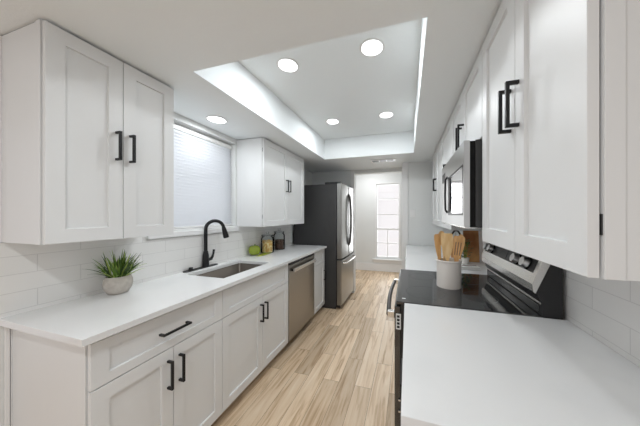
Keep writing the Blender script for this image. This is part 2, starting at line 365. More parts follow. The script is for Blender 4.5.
# ------------------------------------------------------------------ cabinets (local: +x outwards, y along the front, z up)
DT = 0.020
GAP = 0.005       # between carcass and door
def shaker(w, h, stile=0.060, rail=0.066, rec=0.011):
    """door slab, back at x=0, front at x=DT, corner at the origin"""
    b = MB(); bm = b.bm
    b.box((0, 0, 0), (DT, w, h))
    f = max(bm.faces, key=lambda f: f.calc_center_median().x)
    y0, y1, z0, z1 = stile, w - stile, rail, h - rail
    bm.faces.remove(f)
    fr = [bm.verts.new((DT, *p)) for p in ((y0, z0), (y1, z0), (y1, z1), (y0, z1))]
    bk = [bm.verts.new((DT - rec, *p)) for p in ((y0 + .002, z0 + .002), (y1 - .002, z0 + .002), (y1 - .002, z1 - .002), (y0 + .002, z1 - .002))]
    def near(y, z): return min((v for v in bm.verts if abs(v.co.x - DT) < 1e-6 and v not in fr), key=lambda v: (v.co.y - y) ** 2 + (v.co.z - z) ** 2)
    ou = [near(0, 0), near(w, 0), near(w, h), near(0, h)]
    for i in range(4):
        j = (i + 1) % 4
        bm.faces.new((ou[i], ou[j], fr[j], fr[i])); bm.faces.new((fr[i], fr[j], bk[j], bk[i]))
    bm.faces.new(bk)
    es = [e for e in bm.edges if all(v in ou for v in e.verts)]
    bmesh.ops.bevel(bm, geom=es, offset=0.0015, segments=2, affect='EDGES', profile=0.5)
    return b
def pull(L=0.158, vertical=True, t=0.0118, so=0.040):
    b = MB()
    def bx(a, c):
        if not vertical: a = (a[0], a[2], a[1]); c = (c[0], c[2], c[1])
        b.box(a, c, 0.0012)
    bx((so - t, -t / 2, -L / 2), (so, t / 2, L / 2))
    bx((0.0002, -t / 2, -L / 2), (so - t + 0.001, t / 2, -L / 2 + t)); bx((0.0002, -t / 2, L / 2 - t), (so - t + 0.001, t / 2, L / 2))
    return b
def cabinet(name, label, cat, loc, rotz, depth, width, z0, z1, fronts, toe=0.0, group=None, end_panel=None, hinge=None, open_top=False):
    t = thing(name, label, cat, loc, rotz, group)
    c = MB()
    if open_top:
        p = 0.018
        c.box((0.002, 0.0, z0 + toe), (depth, p, z1)); c.box((0.002, width - p, z0 + toe), (depth, width, z1))
        c.box((0.002, p, z0 + toe), (0.010, width - p, z1)); c.box((0.010, p, z0 + toe), (depth - p, width - p, z0 + toe + p)); c.box((depth - p, p, z0 + toe), (depth, width - p, z1))
    else: c.box((0.002, 0.0, z0 + toe), (depth, width, z1))
    if toe: c.box((0.002, 0.0, z0), (depth - 0.07, width, z0 + toe))
    if end_panel is not None:     # a flush frame at the exposed end: shallow stile strips
        ye, s = end_panel
        c.box((depth - 0.034, ye, z0 + toe), (depth - 0.0005, ye + s * 0.004, z1), 0.001)
        c.box((0.002, ye, z0 + toe), (0.014, ye + s * 0.004, z1), 0.001)
    c.build('carcass', M['cab'], t)
    for fr in fronts:
        kind, y0, y1, fz0, fz1 = fr[:5]
        d = shaker(y1 - y0, fz1 - fz0, rail=(fr[7] if len(fr) > 7 else 0.066)).build(kind, M['cab'], t)
        d.location = (depth + GAP, y0, fz0)
        if len(fr) > 5 and fr[5]:
            hy, hz, vert = fr[5]
            h = pull(vertical=vert).build('handle', M['black'], d); h.location = (DT, hy - y0, hz - fz0)
            h['label'] = 'matte black bar handle'
    if hinge:
        for (hy, hz) in hinge:
            MB().box((depth + 0.0002, hy - 0.004, hz - 0.022), (depth + 0.0032, hy + 0.004, hz + 0.022)).build('hinge', M['blk_plastic'], t)
    return t
BT, BB = 0.9885, 0.0
G = 0.0016
DF = LW - 0.0
# left base run: fronts at x = -1.271
dep = (-1.285 - DT - GAP) - LW
seams = [0.579, 1.264, 2.163]
def drawer_and_doors(w, handle_drawer=True, hpair=True):
    m = w / 2
    fr = [('drawer', G, w - G, 0.772, 0.972, (m, 0.873, False) if handle_drawer else None, 0, 0.045)]
    fr += [('door', G, m - G, 0.088, 0.767, (m - 0.032, 0.630, True)), ('door', m + G, w - G, 0.088, 0.767, (m + 0.032, 0.630, True))]
    return fr
cabinet('base_cabinet', 'white shaker base cabinet with one wide drawer over two doors at the left end', 'cabinet', (LW, 0.592, 0), 0, dep, 0.686, 0, BT, drawer_and_doors(0.686), 0.085, 'white shaker base cabinets', end_panel=(0.0, -1))
w = 0.908; m = w / 2
cabinet('base_cabinet', 'white shaker sink cabinet with a handleless false drawer front over two doors', 'cabinet', (LW, 1.2785, 0), 0, dep, w, 0, BT, drawer_and_doors(w, False), 0.085, 'white shaker base cabinets', open_top=True)
cabinet('base_cabinet', 'narrow white shaker cabinet between the dishwasher and refrigerator', 'cabinet', (LW, 2.908, 0), 0, dep, 0.396, 0, BT,
        [('drawer', G, 0.396 - G, 0.772, 0.972, None, 0, 0.045), ('door', G, 0.396 - G, 0.088, 0.767, (0.396 - 0.032, 0.56, True))], 0.085, 'white shaker base cabinets')
struct('trim_6', MB().box((LW + .0005, 0.572, 0.0), (LW + 0.014, 0.586, BT), 0.002), M['trim'], 'scribe strip behind the left end panel')

# left worktop with the sink cut-out
SX0, SX1, SY0, SY1 = -1.780, -1.394, 1.397, 2.000
CX = -1.251
ct = MB(); z0, z1 = 0.990, CZ
def rect_ring(mb, x0, x1, y0, y1, hx0, hx1, hy0, hy1, z0, z1):
    bm = mb.bm
    def loop(p, z): return [bm.verts.new((x, y, z)) for x, y in p]
    O = [(x0, y0), (x1, y0), (x1, y1), (x0, y1)]; I = [(hx0, hy0), (hx1, hy0), (hx1, hy1), (hx0, hy1)]
    ot, ob, it, ib = loop(O, z1), loop(O, z0), loop(I, z1), loop(I, z0)
    for i in range(4):
        j = (i + 1) % 4
        bm.faces.new((ot[i], ot[j], it[j], it[i])); bm.faces.new((ob[i], ib[i], ib[j], ob[j]))
        bm.faces.new((ot[i], ob[i], ob[j], ot[j])); bm.faces.new((it[i], it[j], ib[j], ib[i]))
    es = [e for e in bm.edges if (all(v in ot for v in e.verts) or all(v in it for v in e.verts))]
    bmesh.ops.bevel(bm, geom=es, offset=0.002, segments=2, affect='EDGES', profile=0.5)
rect_ring(ct, LW + 0.0105, CX, 0.553, 3.312, SX0, SX1, SY0, SY1, z0, z1)
tag(ct.build('worktop', M['quartz']), 'long white quartz worktop with the sink cut-out, on the left cabinets', 'worktop')
# undermount sink
sk = thing('kitchen_sink', 'undermount stainless steel sink set in the left worktop', 'sink', ((SX0 + SX1) / 2, (SY0 + SY1) / 2, 0.79))
b = MB(); hx, hy = (SX1 - SX0) / 2 + 0.004, (SY1 - SY0) / 2 + 0.004
def rrect(hx, hy, r, z, n=6):
    P = []
    for cx, cy, a0 in ((hx - r, hy - r, 0), (-hx + r, hy - r, PI / 2), (-hx + r, -hy + r, PI), (hx - r, -hy + r, 3 * PI / 2)):
        for k in range(n + 1): a = a0 + PI / 2 * k / n; P.append((cx + r * math.cos(a), cy + r * math.sin(a), z))
    return P
loops = [rrect(hx, hy, 0.02, 0.1985), rrect(hx - 0.004, hy - 0.004, 0.022, 0.03), rrect(hx - 0.012, hy - 0.012, 0.03, 0.008), rrect(hx - 0.035, hy - 0.035, 0.04, 0.0)]
vl = [[b.bm.verts.new(p) for p in L] for L in loops]
for A, B in zip(vl, vl[1:]):
    for i in range(len(A)): b.bm.faces.new((A[i], A[(i + 1) % len(A)], B[(i + 1) % len(A)], B[i]))
b.bm.faces.new(vl[-1])
o = b.build('basin', M['steel_sink'], sk, True)
md = o.modifiers.new('sol', 'SOLIDIFY'); md.thickness = 0.002; md.offset = -1 if True else 1
MB().lathe([(0.0, 0.002), (0.028, 0.002), (0.04, 0.004), (0.045, 0.0025), (0.045, 0.001)], c=(-0.06, 0, 0), n=32).build('drain', M['steel_l'], sk, True)

# faucet, black gooseneck
FXp, FYp = -1.860, 1.652
fc = thing('kitchen_faucet', 'matte black gooseneck kitchen faucet standing behind the sink', 'faucet', (FXp, FYp, CZ))
pl = MB(); pts = []
for k in range(17): a = -PI / 2 + PI * k / 16; pts.append((0.026 * math.cos(a + PI / 2) * 1.0, 0.105 + 0.026 * math.sin(a + PI / 2)))
pts = [(0.026 * math.cos(a), 0.105 + 0.026 * math.sin(a)) for a in [PI * k / 14 for k in range(15)]] + [(0.026 * math.cos(a), -0.190 + 0.026 * math.sin(a)) for a in [PI + PI * k / 14 for k in range(15)]]
pl.prism(pts, 0.007, 'z', 0.0005).build('deck_plate', M['black'], fc)
MB().lathe([(0.0, 0.0075), (0.030, 0.0075), (0.0295, 0.02), (0.028, 0.05), (0.0265, 0.11), (0.021, 0.140), (0.0175, 0.155), (0, 0.155)], n=32).build('body', M['black'], fc, True)
# the neck swings towards the basin, along the direction (dx, dy)
dx, dy = 0.42, 0.9075; R = 0.080; zc = 0.362
np_ = [(0, 0, 0.15), (0, 0, 0.2), (0, 0, 0.28), (0, 0, zc)]
for k in range(1, 25):
    a = PI * k / 24 * 0.94
    d = R - R * math.cos(a); np_.append((dx * d, dy * d, zc + R * math.sin(a)))
MB().tube(np_, 0.0155, 18).build('neck', M['black'], fc, True)
ex, ey, ez = np_[-1]; px, py, pz = np_[-2]; tv = (Vector(np_[-1]) - Vector(np_[-2])).normalized(); e0 = Vector(np_[-1])
MB().tube([e0, e0 + tv * 0.012, e0 + tv * 0.03, e0 + tv * 0.09, e0 + tv * 0.112], [0.0160, 0.0190, 0.0215, 0.0265, 0.0255], 22).build('spray_head', M['black'], fc, True)
MB().tube([(0.005, 0.015, 0.066), (0.010, 0.056, 0.072)], 0.0145, 16).tube([(0.010, 0.050, 0.070), (0.016, 0.060, 0.090), (0.021, 0.066, 0.120), (0.024, 0.070, 0.160)], [0.013, 0.0115, 0.0095, 0.0105], 12).build('lever', M['black'], fc, True)
MB().lathe([(0, 0.0075), (0.020, 0.0075), (0.020, 0.014), (0.016, 0.017), (0.016, 0.028), (0.013, 0.031), (0, 0.031)], c=(0, -0.150, 0), n=24).build('sprayer_cap', M['black'], fc, True)

# dishwasher
dw = thing('dishwasher', 'stainless steel dishwasher with a bar handle under the left worktop', 'dishwasher', (LW, 2.1875, 0))
dd = -1.285 - LW
MB().box((0.06, 0.006, 0.09), (dd - 0.034, 0.710, BT)).box((0.06, 0.02, 0.0), (dd - 0.09, 0.70, 0.09)).build('tub', M['blk_plastic'], dw)
MB().box((dd - 0.032, 0.012, 0.085), (dd + 0.002, 0.706, 0.945), 0.004).build('door', M['steel'], dw)
MB().box((dd - 0.032, 0.012, 0.948), (dd + 0.000, 0.706, 0.984), 0.003).build('control_strip', M['blk_plastic'], dw)
hb = MB().box((dd + 0.032, 0.050, 0.862), (dd + 0.050, 0.668, 0.908), 0.007, 3).build('handle', M['steel_l'], dw)
MB().box((dd + 0.0022, 0.060, 0.872), (dd + 0.034, 0.082, 0.898), 0.003).build('handle_mount', M['blk_plastic'], hb)
MB().box((dd + 0.0022, 0.637, 0.872), (dd + 0.034, 0.659, 0.898), 0.003).build('handle_mount', M['blk_plastic'], hb)

# left wall cabinets
ud = (-1.535 - DT - GAP) - LW
UB, UT = 1.387, 2.3845
def two_doors(w, hz, h=UT - UB, z0=UB):
    m = w / 2
    return [('door', G, m - G, z0 + .001, z0 + h - .006, (m - 0.031, hz, True)), ('door', m + G, w - G, z0 + .001, z0 + h - .006, (m + 0.031, hz, True))]
cabinet('wall_cabinet', 'white two-door wall cabinet left of the window, above the potted plant', 'cabinet', (LW, 0.563, 0), 0, ud, 0.556, UB, UT, two_doors(0.556, 1.897), 0, 'white shaker wall cabinets', end_panel=(0.0, -1))
cabinet('wall_cabinet', 'white two-door wall cabinet between window and refrigerator, above the jars', 'cabinet', (LW, 2.095, 0), 0, ud, 0.987, UB, UT, two_doors(0.987, 1.900), 0, 'white shaker wall cabinets', hinge=[(0.004, 2.25), (0.004, 1.50)])

# refrigerator
fg = thing('refrigerator', 'stainless french door refrigerator with charcoal sides at the far left', 'refrigerator', (-1.86, 3.335, 0))
FW, FD = 0.825, 0.765
MB().box((0, 0, 0.03), (FD, FW, 2.018), 0.006).box((0.05, 0.02, 0.0), (FD - 0.02, FW - 0.02, 0.03)).build('cabinet_body', M['fridge_side'], fg)
MB().box((FD - 0.20, 0.0, 2.0185), (FD + 0.075, 0.16, 2.050), 0.006).build('hinge_cover', M['blk_plastic'], fg)
MB().box((FD - 0.20, FW - 0.16, 2.0185), (FD + 0.075, FW, 2.050), 0.006).build('hinge_cover', M['blk_plastic'], fg)
xd0, xd1 = FD + 0.012, 0.855
def fdoor(y0, y1, z0, z1):
    b = MB(); n = 8; r = 0.022
    # gently bowed front
    P = [(xd0, y0), (xd1 - r, y0), (xd1 - 0.006, y0 + 0.006)] + [(xd1 + 0.010 * math.sin(PI * (y0 + (y1 - y0) * k / n) / FW) - 0.004, y0 + 0.02 + (y1 - y0 - 0.04) * k / n) for k in range(n + 1)] + [(xd1 - 0.006, y1 - 0.006), (xd1 - r, y1), (xd0, y1)]
    return b.prism(P, z1 - z0, 'z', z0)
for (y0, y1) in ((0.0, FW / 2 - 0.003), (FW / 2 + 0.003, FW)):
    d = fdoor(y0, y1, 0.815, 2.022).build('door', M['door_steel'], fg)
    yc = FW / 2 + (-0.030 if y0 == 0 else 0.030)
    hp = [(xd1 - 0.002, yc, 0.98)] + [(xd1 + 0.010 + 0.036 * math.sin(PI * k / 20) ** 0.55, yc, 0.985 + 0.90 * k / 20) for k in range(1, 20)] + [(xd1 - 0.002, yc, 1.890)]
    MB().tube(hp, 0.0105, 12).build('handle', M['dark_steel'], d, True)
d = fdoor(0.0, FW, 0.075, 0.790).build('freezer_drawer', M['door_steel'], fg)
MB().tube([(xd1, 0.07, 0.735), (xd1 + 0.045, 0.085, 0.735), (xd1 + 0.055, 0.12, 0.735), (xd1 + 0.06, FW / 2, 0.735), (xd1 + 0.055, FW - 0.12, 0.735), (xd1 + 0.045, FW - 0.085, 0.735), (xd1, FW - 0.07, 0.735)], 0.013, 12).build('handle', M['steel_l'], d, True)
MB().box((xd0 - 0.002, 0.01, 0.03), (xd1 - 0.03, FW - 0.01, 0.07)).build('kick_plate', M['blk_plastic'], fg)

# ------------------------------------------------------------------ right side
RCX = -0.016
RF = 0.012                       # face of the right base doors
def rcab(label, y0, y1, two, group='white shaker base cabinets', end=False):
    w = y1 - y0; m = w / 2
    dr = RW - RF - DT - GAP
    if two: fr = drawer_and_doors(w)
    else: fr = [('drawer', G, w - G, 0.772, 0.972, (m, 0.873, False), 0, 0.045), ('door', G, w - G, 0.088, 0.767, (0.035, 0.63, True))]
    return cabinet('base_cabinet', label, 'cabinet', (RW, y1, 0), PI, dr, w, 0, BT, fr, 0.085, group, end_panel=(w, 1) if end else None)
rcab('white shaker base cabinet under the near right worktop', 0.580, 1.286, True, end=True)
rcab('white shaker base cabinet just past the stove on the right', 2.075, 2.90, True)
rcab('white shaker base cabinet against the back wall on the right', 2.902, 3.775, True)
tag(MB().box((RCX, 0.563, 0.990), (RW - 0.0105, 1.2885, CZ), 0.002).build('worktop', M['quartz']), 'white quartz worktop in the near right foreground', 'worktop')
tag(MB().box((RCX, 2.0725, 0.990), (RW - 0.0105, 3.779, CZ), 0.002).build('worktop', M['quartz']), 'white quartz worktop past the stove, ending at the back wall', 'worktop')

# range
RY, RWD = 1.2925, 0.776
rg = thing('stove', 'black glass-top electric stove between the two right worktops', 'stove', (0, RY, 0))
MB().box((-0.035, 0.003, 0.03), (0.725, RWD - 0.003, 1.004), 0.002).box((0.0, 0.03, 0.0), (0.70, RWD - 0.03, 0.03)).build('body', M['blk_plastic'], rg)
MB().box((-0.062, 0.001, 1.0045), (0.640, RWD - 0.001, 1.0235), 0.004, 3).build('cooktop', M['glass_top'], rg)
for (x, y, r) in ((0.11, 0.20, 0.115), (0.11, 0.57, 0.09), (0.42, 0.20, 0.09), (0.42, 0.57, 0.115)):
    MB().lathe([(r, 0.0), (r + 0.0025, 0.0), (r + 0.0025, 0.0002), (r, 0.0002), (r, 0.0)], c=(x, y, 1.0236), n=64).build('burner_ring', M['gry_plastic'], rg)
MB().box((-0.010, -0.006, 0), (0.010, 0.006, 0.0003)).build('badge', M['white_plastic'], rg, loc=(-0.020, 0.055, 1.0237))
MB().box((-0.072, 0.008, 0.235), (-0.037, RWD - 0.008, 0.990), 0.005).build('oven_door', M['glass_top'], rg)
MB().box((-0.068, 0.010, 0.05), (-0.037, RWD - 0.010, 0.225), 0.005).build('storage_drawer', M['gry_plastic'], rg)
h = MB().tube([(-0.108 - 0.016 * math.sin(PI * k / 16), 0.045 + (RWD - 0.09) * k / 16, 0.925) for k in range(17)], 0.014, 14).build('handle', M['dark_steel'], rg, True)
MB().box((-0.116, 0.040, 0.905), (-0.0725, 0.072, 0.945), 0.005).build('handle_mount', M['steel_l'], h)
MB().box((-0.116, RWD - 0.072, 0.905), (-0.0725, RWD - 0.040, 0.945), 0.005).build('handle_mount', M['steel_l'], h)
vt2 = MB().box((-0.064, 0.0005, 0.862), (-0.036, 0.0075, 0.950), 0.001).build('door_end_vent', M['white_plastic'], rg)
s = MB()
for k in range(4): s.box((-0.058, -0.0008, 0.870 + k * 0.020), (-0.043, 0.0003, 0.883 + k * 0.020))
s.build('slots', M['blk_plastic'], vt2)
for z in (0.39, 0.455): MB().box((-0.050, 0.000, z - 0.005), (-0.037, 0.0028, z + 0.005), 0.001).build('trim_screw', M['steel_l'], rg)
# back guard: black base, leaning steel control panel
MB().prism([(0.636, 1.005), (0.636, 1.089), (0.626, 1.100), (0.612, 1.136), (0.668, 1.272), (0.694, 1.345), (0.714, 1.345), (0.718, 1.005)], RWD - 0.004, 'y', 0.002).build('back_guard', M['blk_plastic'], rg)
MB().box((0.6315, 0.012, 1.076), (0.6355, RWD - 0.012, 1.088), 0.001).build('guard_trim', M['steel_l'], rg)
MB().box((0.6335, 0.030, 1.030), (0.6355, RWD - 0.030, 1.068), 0.0005).build('guard_glass', M['glass_top'], rg)
A = Vector((0.593, 1.178)); Bq = Vector((0.654, 1.345)); u = (Bq - A).normalized(); nn = Vector((u.y, -u.x))   # nn points back
cp = MB().prism([tuple(A), tuple(Bq), (0.690, 1.345), (0.664, 1.273), (0.606, 1.131), (0.598, 1.140)], RWD - 0.002, 'y', 0.001).build('control_panel', M['steel_l'], rg)
def on_panel(t, off): p = A + u * t - nn * off; return p
def panel_box(y0, y1, t0, t1, th, name, m, parent):
    q = [on_panel(t0, 0.0003), on_panel(t1, 0.0003), on_panel(t1, th), on_panel(t0, th)]
    return MB().prism([tuple(p) for p in q], y1 - y0, 'y', y0).build(name, m, parent)
panel_box(0.035, 0.745, 0.052, 0.158, 0.002, 'control_glass', M['blk_plastic'], cp)
dp = panel_box(0.36, 0.500, 0.060, 0.135, 0.0035, 'display', M['gry_plastic'], cp)
for y in (0.105, 0.215, 0.610, 0.695):
    c = on_panel(0.088, 0.0021); ax = -nn
    k = MB().tube([(c.x, y, c.y), (c.x + ax.x * 0.006, y, c.y + ax.y * 0.006)], 0.033, 28).build('knob', M['deep_black'], cp, True)
    c2 = on_panel(0.088, 0.0084)
    MB().tube([(c2.x, y, c2.y), (c2.x + ax.x * 0.026, y, c2.y + ax.y * 0.026)], [0.028, 0.024], 28).build('knob_cap', M['mw_steel'], k, True)
# microwave over the stove
MX, MZ0, MZ1 = 0.289, 1.452, 1.915
mw = thing('microwave', 'stainless over-the-range microwave under the right wall cabinets', 'microwave', (0, 1.2925, 0))
MWD = 0.772
MB().box((0.345, 0.0, MZ0 + 0.004), (0.743, MWD, MZ1)).build('body', M['gry_plastic'], mw)
MB().box((0.318, 0.004, MZ0 + 0.010), (0.3445, MWD - 0.004, MZ1 - 0.004)).build('door_backing', M['deep_black'], mw)
fr = MB(); wy0, wy1, wz0, wz1 = 0.032, 0.455, 1.530, 1.782; y1 = 0.560
fr.box((MX, 0.0, MZ0 + 0.004), (0.3175, y1, wz0)); fr.box((MX, 0.0, wz1), (0.3175, y1, MZ1))
fr.box((MX, 0.0, wz0), (0.3175, wy0, wz1)); fr.box((MX, wy1, wz0), (0.3175, y1, wz1))
d = fr.build('door', M['mw_steel'], mw)
MB().box((MX + 0.003, wy0, wz0), (0.3165, wy1, wz1)).build('door_window', M['mirror'], d)
w_ = MB(); e = 0.012
w_.box((MX - 0.001, wy0 - e, wz0 - e), (MX + 0.0005, wy1 + e, wz0)); w_.box((MX - 0.001, wy0 - e, wz1), (MX + 0.0005, wy1 + e, wz1 + e)); w_.box((MX - 0.001, wy0 - e, wz0), (MX + 0.0005, wy0, wz1)); w_.box((MX - 0.001, wy1, wz0), (MX + 0.0005, wy1 + e, wz1))
w_.build('window_frame', M['blk_plastic'], d)
MB().tube([(MX + 0.001, 0.500, 1.535)] + [(MX - 0.012 - 0.004 * math.sin(PI * k / 14), 0.500, 1.535 + 0.27 * k / 14) for k in range(1, 14)] + [(MX + 0.001, 0.500, 1.805)], 0.007, 12).build('handle', M['black'], d, True)
MB().box((MX, 0.562, MZ0 + 0.004), (0.3175, MWD, MZ1), 0.003).build('control_side', M['mw_steel'], mw)
MB().box((MX - 0.0015, 0.60, MZ1 - 0.13), (MX - 0.0002, 0.74, MZ1 - 0.06)).build('display', M['glass_top'], mw)
MB().box((0.300, 0.02, MZ0 - 0.006), (0.70, MWD - 0.02, MZ0 + 0.003), 0.002).build('vent_grille', M['steel_l'], mw)

# right wall cabinets: fronts at x = 0.365
rd = RW - 0.365 - DT - GAP
def rwall(label, y0, y1, z0, fr, end=False, hinge=None):
    w = y1 - y0
    return cabinet('wall_cabinet', label, 'cabinet', (RW, y1, 0), PI, rd, w, z0, UT, fr, 0, 'white shaker wall cabinets', end_panel=(w, 1) if end else None, hinge=hinge)
w = 1.260 - 0.583; zt = UT - .006
sp = 1.260 - 0.908
rwall('white two-door wall cabinet in the near right foreground', 0.583, 1.260, UB,
      [('door', G, sp - G, UB + .001, zt, (sp - 0.031, 1.900, True)), ('door', sp + G, w - G, UB + .001, zt, (sp + 0.029, 1.900, True))], True, hinge=[(w - 0.004, 2.13), (w - 0.004, 1.50)])
w = 2.066 - 1.262
rwall('short white two-door wall cabinet directly above the microwave', 1.262, 2.066, 1.918, [('door', G, w / 2 - G, 1.920, zt, (w / 2 - 0.031, 2.052, True)), ('door', w / 2 + G, w - G, 1.920, zt, (w / 2 + 0.031, 2.052, True))])
w = 2.66 - 2.068
rwall('white wall cabinet just past the microwave on the right', 2.068, 2.660, UB, [('door', G, w - G, UB + .001, zt, (w - 0.19, 1.92, True))])
w = 3.545 - 2.662
rwall('white two-door wall cabinet at the far end of the right wall', 2.662, 3.545, UB, two_doors(w, 1.916))

# ------------------------------------------------------------------ things on the left worktop
pp = thing('potted_plant', 'spiky green plant in a round grey concrete pot on the left worktop', 'potted plant', (-1.785, 0.952, CZ + 0.0005))
pr = [(0, 0.0), (0.038, 0.0), (0.050, 0.006), (0.063, 0.030), (0.069, 0.058), (0.068, 0.084), (0.060, 0.106), (0.057, 0.110), (0.053, 0.107), (0.055, 0.095), (0, 0.095)]
MB().lathe(pr, n=44).build('pot', M['concrete'], pp, True)
fo = MB()
for i in range(120):
    a = random.uniform(0, 2 * PI); r0 = 0.045 * math.sqrt(random.random()); tilt = random.uniform(0.05, 1.25) * (0.35 + 0.65 * r0 / 0.045)
    L = random.uniform(0.12, 0.20) * (1.0 - 0.22 * tilt); wd = random.uniform(0.0045, 0.0075); fo.mi = random.choices((0, 1, 2), (4, 5, 2.4))[0]
    p = Vector((r0 * math.cos(a), r0 * math.sin(a), 0.094)); th_ = tilt * 0.75; az = a + random.uniform(-0.5, 0.5); side = Vector((-math.sin(az), math.cos(az), 0))
    prev = None; n = 6
    for k in range(n + 1):
        f = k / n; ww = wd * (0.55 + 0.9 * f) if f < 0.4 else wd * (0.91) * (1 - ((f - 0.4) / 0.6) ** 1.6) + 0.0003
        dirv = Vector((math.sin(th_) * math.cos(az), math.sin(th_) * math.sin(az), math.cos(th_)))
        fold = dirv.cross(side) * ww * 0.45
        ring = [fo.bm.verts.new(p - side * ww), fo.bm.verts.new(p + fold), fo.bm.verts.new(p + side * ww)]
        if prev:
            for q in range(2):
                fc_ = fo.bm.faces.new((prev[q], prev[q + 1], ring[q + 1], ring[q])); fc_.material_index = fo.mi
        prev = ring; p = p + dirv * (L / n); th_ += tilt * 0.16
fo.build('foliage', [M['leaf_d'], M['leaf_m'], M['leaf_l']], pp)
MB().lathe([(0, 0.0965), (0.0535, 0.0965), (0.0535, 0.0955), (0, 0.0955)], n=24).build('soil', M['soil'], pp)

def jar(label, loc, r, h, lid_w, fill, fill_h, chunks):
    t = thing('glass_jar', label, 'jar', loc, group=None)
    MB().lathe([(0, 0.0), (r * 0.92, 0.0), (r, 0.006), (r, h * 0.80), (r * 0.93, h * 0.88), (r * 0.80, h * 0.93), (r * 0.80, h), (r * 0.76, h), (r * 0.76, h * 0.925), (r * 0.90, h * 0.865), (r - 0.003, h * 0.79), (r - 0.003, 0.008), (0, 0.006)], n=36).build('jar_body', M['glass'], t, True)
    MB().lathe([(0, h + 0.0006), (r * lid_w, h + 0.0006), (r * lid_w, h + 0.006), (r * 0.55, h + 0.018), (r * 0.2, h + 0.024), (r * 0.15, h + 0.030), (r * 0.26, h + 0.040), (r * 0.24, h + 0.050), (0, h + 0.054)], n=36).build('lid', M['glass'], t, True)
    b = MB(); rr = r - 0.0045
    b.lathe([(0, 0.0075), (rr * 0.97, 0.0085), (rr, 0.012), (rr, fill_h), (rr * 0.5, fill_h + 0.004), (0, fill_h + 0.005)], n=32)
    rnd = random.Random(3)
    for i in range(chunks):
        a = rnd.uniform(0, 2 * PI); q = rr * 0.75 * math.sqrt(rnd.random()); c = Vector((q * math.cos(a), q * math.sin(a), fill_h + rnd.uniform(0.0, 0.010)))
        dv = Vector((rnd.uniform(-1, 1), rnd.uniform(-1, 1), rnd.uniform(-.5, .5))).normalized()
        b.tube([c - dv * 0.010, c + dv * 0.010], 0.006, 8)
    b.build('contents', fill, t, False)
    return t
add_noise_color(M['pasta'], 40, (0.72, 0.40, 0.08), (0.97, 0.80, 0.42), 0.4, 0.6, 2); add_bump(M['pasta'], 50, 1.0, 0.01)
add_noise_color(M['coffee'], 90, (0.03, 0.014, 0.008), (0.13, 0.06, 0.035), 0.4, 0.6, 2); add_bump(M['coffee'], 90, 1.0, 0.006)
jar('glass jar half full of yellow-orange dry pasta beside the green pepper', (-1.800, 2.53, CZ + 0.0005), 0.082, 0.225, 0.95, M['pasta'], 0.150, 30)
jar('glass jar of dark brown coffee beans nearest the refrigerator', (-1.795, 2.80, CZ + 0.0005), 0.080, 0.250, 0.92, M['coffee'], 0.140, 0)
pe = thing('green_pepper', 'shiny green bell pepper on the left worktop beside the pasta jar', 'vegetable', (-1.812, 2.285, CZ + 0.007))
b = MB(); n = 48; rings = []
for k in range(15):
    ph = PI * k / 14; z = 0.060 - 0.060 * math.cos(ph)
    ring = []
    for i in range(n):
        a = 2 * PI * i / n; r = 0.070 * math.sin(ph) ** 0.62 * (1 + 0.10 * math.cos(4 * a) * math.sin(ph)) + 0.0005
        zz = z - 0.016 * math.exp(-((r / 0.022) ** 2)) * (1 if k > 7 else -0.6)
        ring.append(b.bm.verts.new((r * math.cos(a), r * math.sin(a), zz)))
    rings.append(ring)
for A_, B_ in zip(rings, rings[1:]):
    for i in range(n): b.bm.faces.new((A_[i], A_[(i + 1) % n], B_[(i + 1) % n], B_[i]))
b.bm.faces.new(rings[0]); b.bm.faces.new(rings[-1])
b.build('flesh', M['pepper'], pe, True)
MB().tube([(0, 0, 0.102), (0.002, 0.001, 0.118), (0.008, 0.004, 0.134)], [0.009, 0.006, 0.0065], 10).build('stem', M['leaf_m'], pe, True)
# flat yellow-green leaf under the pepper, reaching past the jar
b = MB(); nx, ny = 16, 8; g = []
for i in range(nx + 1):
    f = i / nx; row = []
    hw_ = 0.052 * math.sin(PI * (0.06 + 0.94 * f)) ** 0.7 + 0.002
    for j in range(ny + 1):
        s_ = (j / ny - 0.5) * 2
        row.append(b.bm.verts.new((s_ * hw_, f * 0.34, 0.0012 + 0.0022 * (1 + math.sin(9 * f + 4 * s_)))))
    g.append(row)
for i in range(nx):
    for j in range(ny): b.bm.faces.new((g[i][j], g[i][j + 1], g[i + 1][j + 1], g[i + 1][j]))
o = b.build('leaf', M['lime_leaf'], smooth=True); md = o.modifiers.new('s', 'SOLIDIFY'); md.thickness = 0.0012; md.offset = 0
o.location = (-1.735, 2.235, CZ); o.rotation_euler = (0, 0, math.radians(6)); tag(o, 'flat yellow-green leaf lying in front of the pepper and pasta jar', 'leaf')

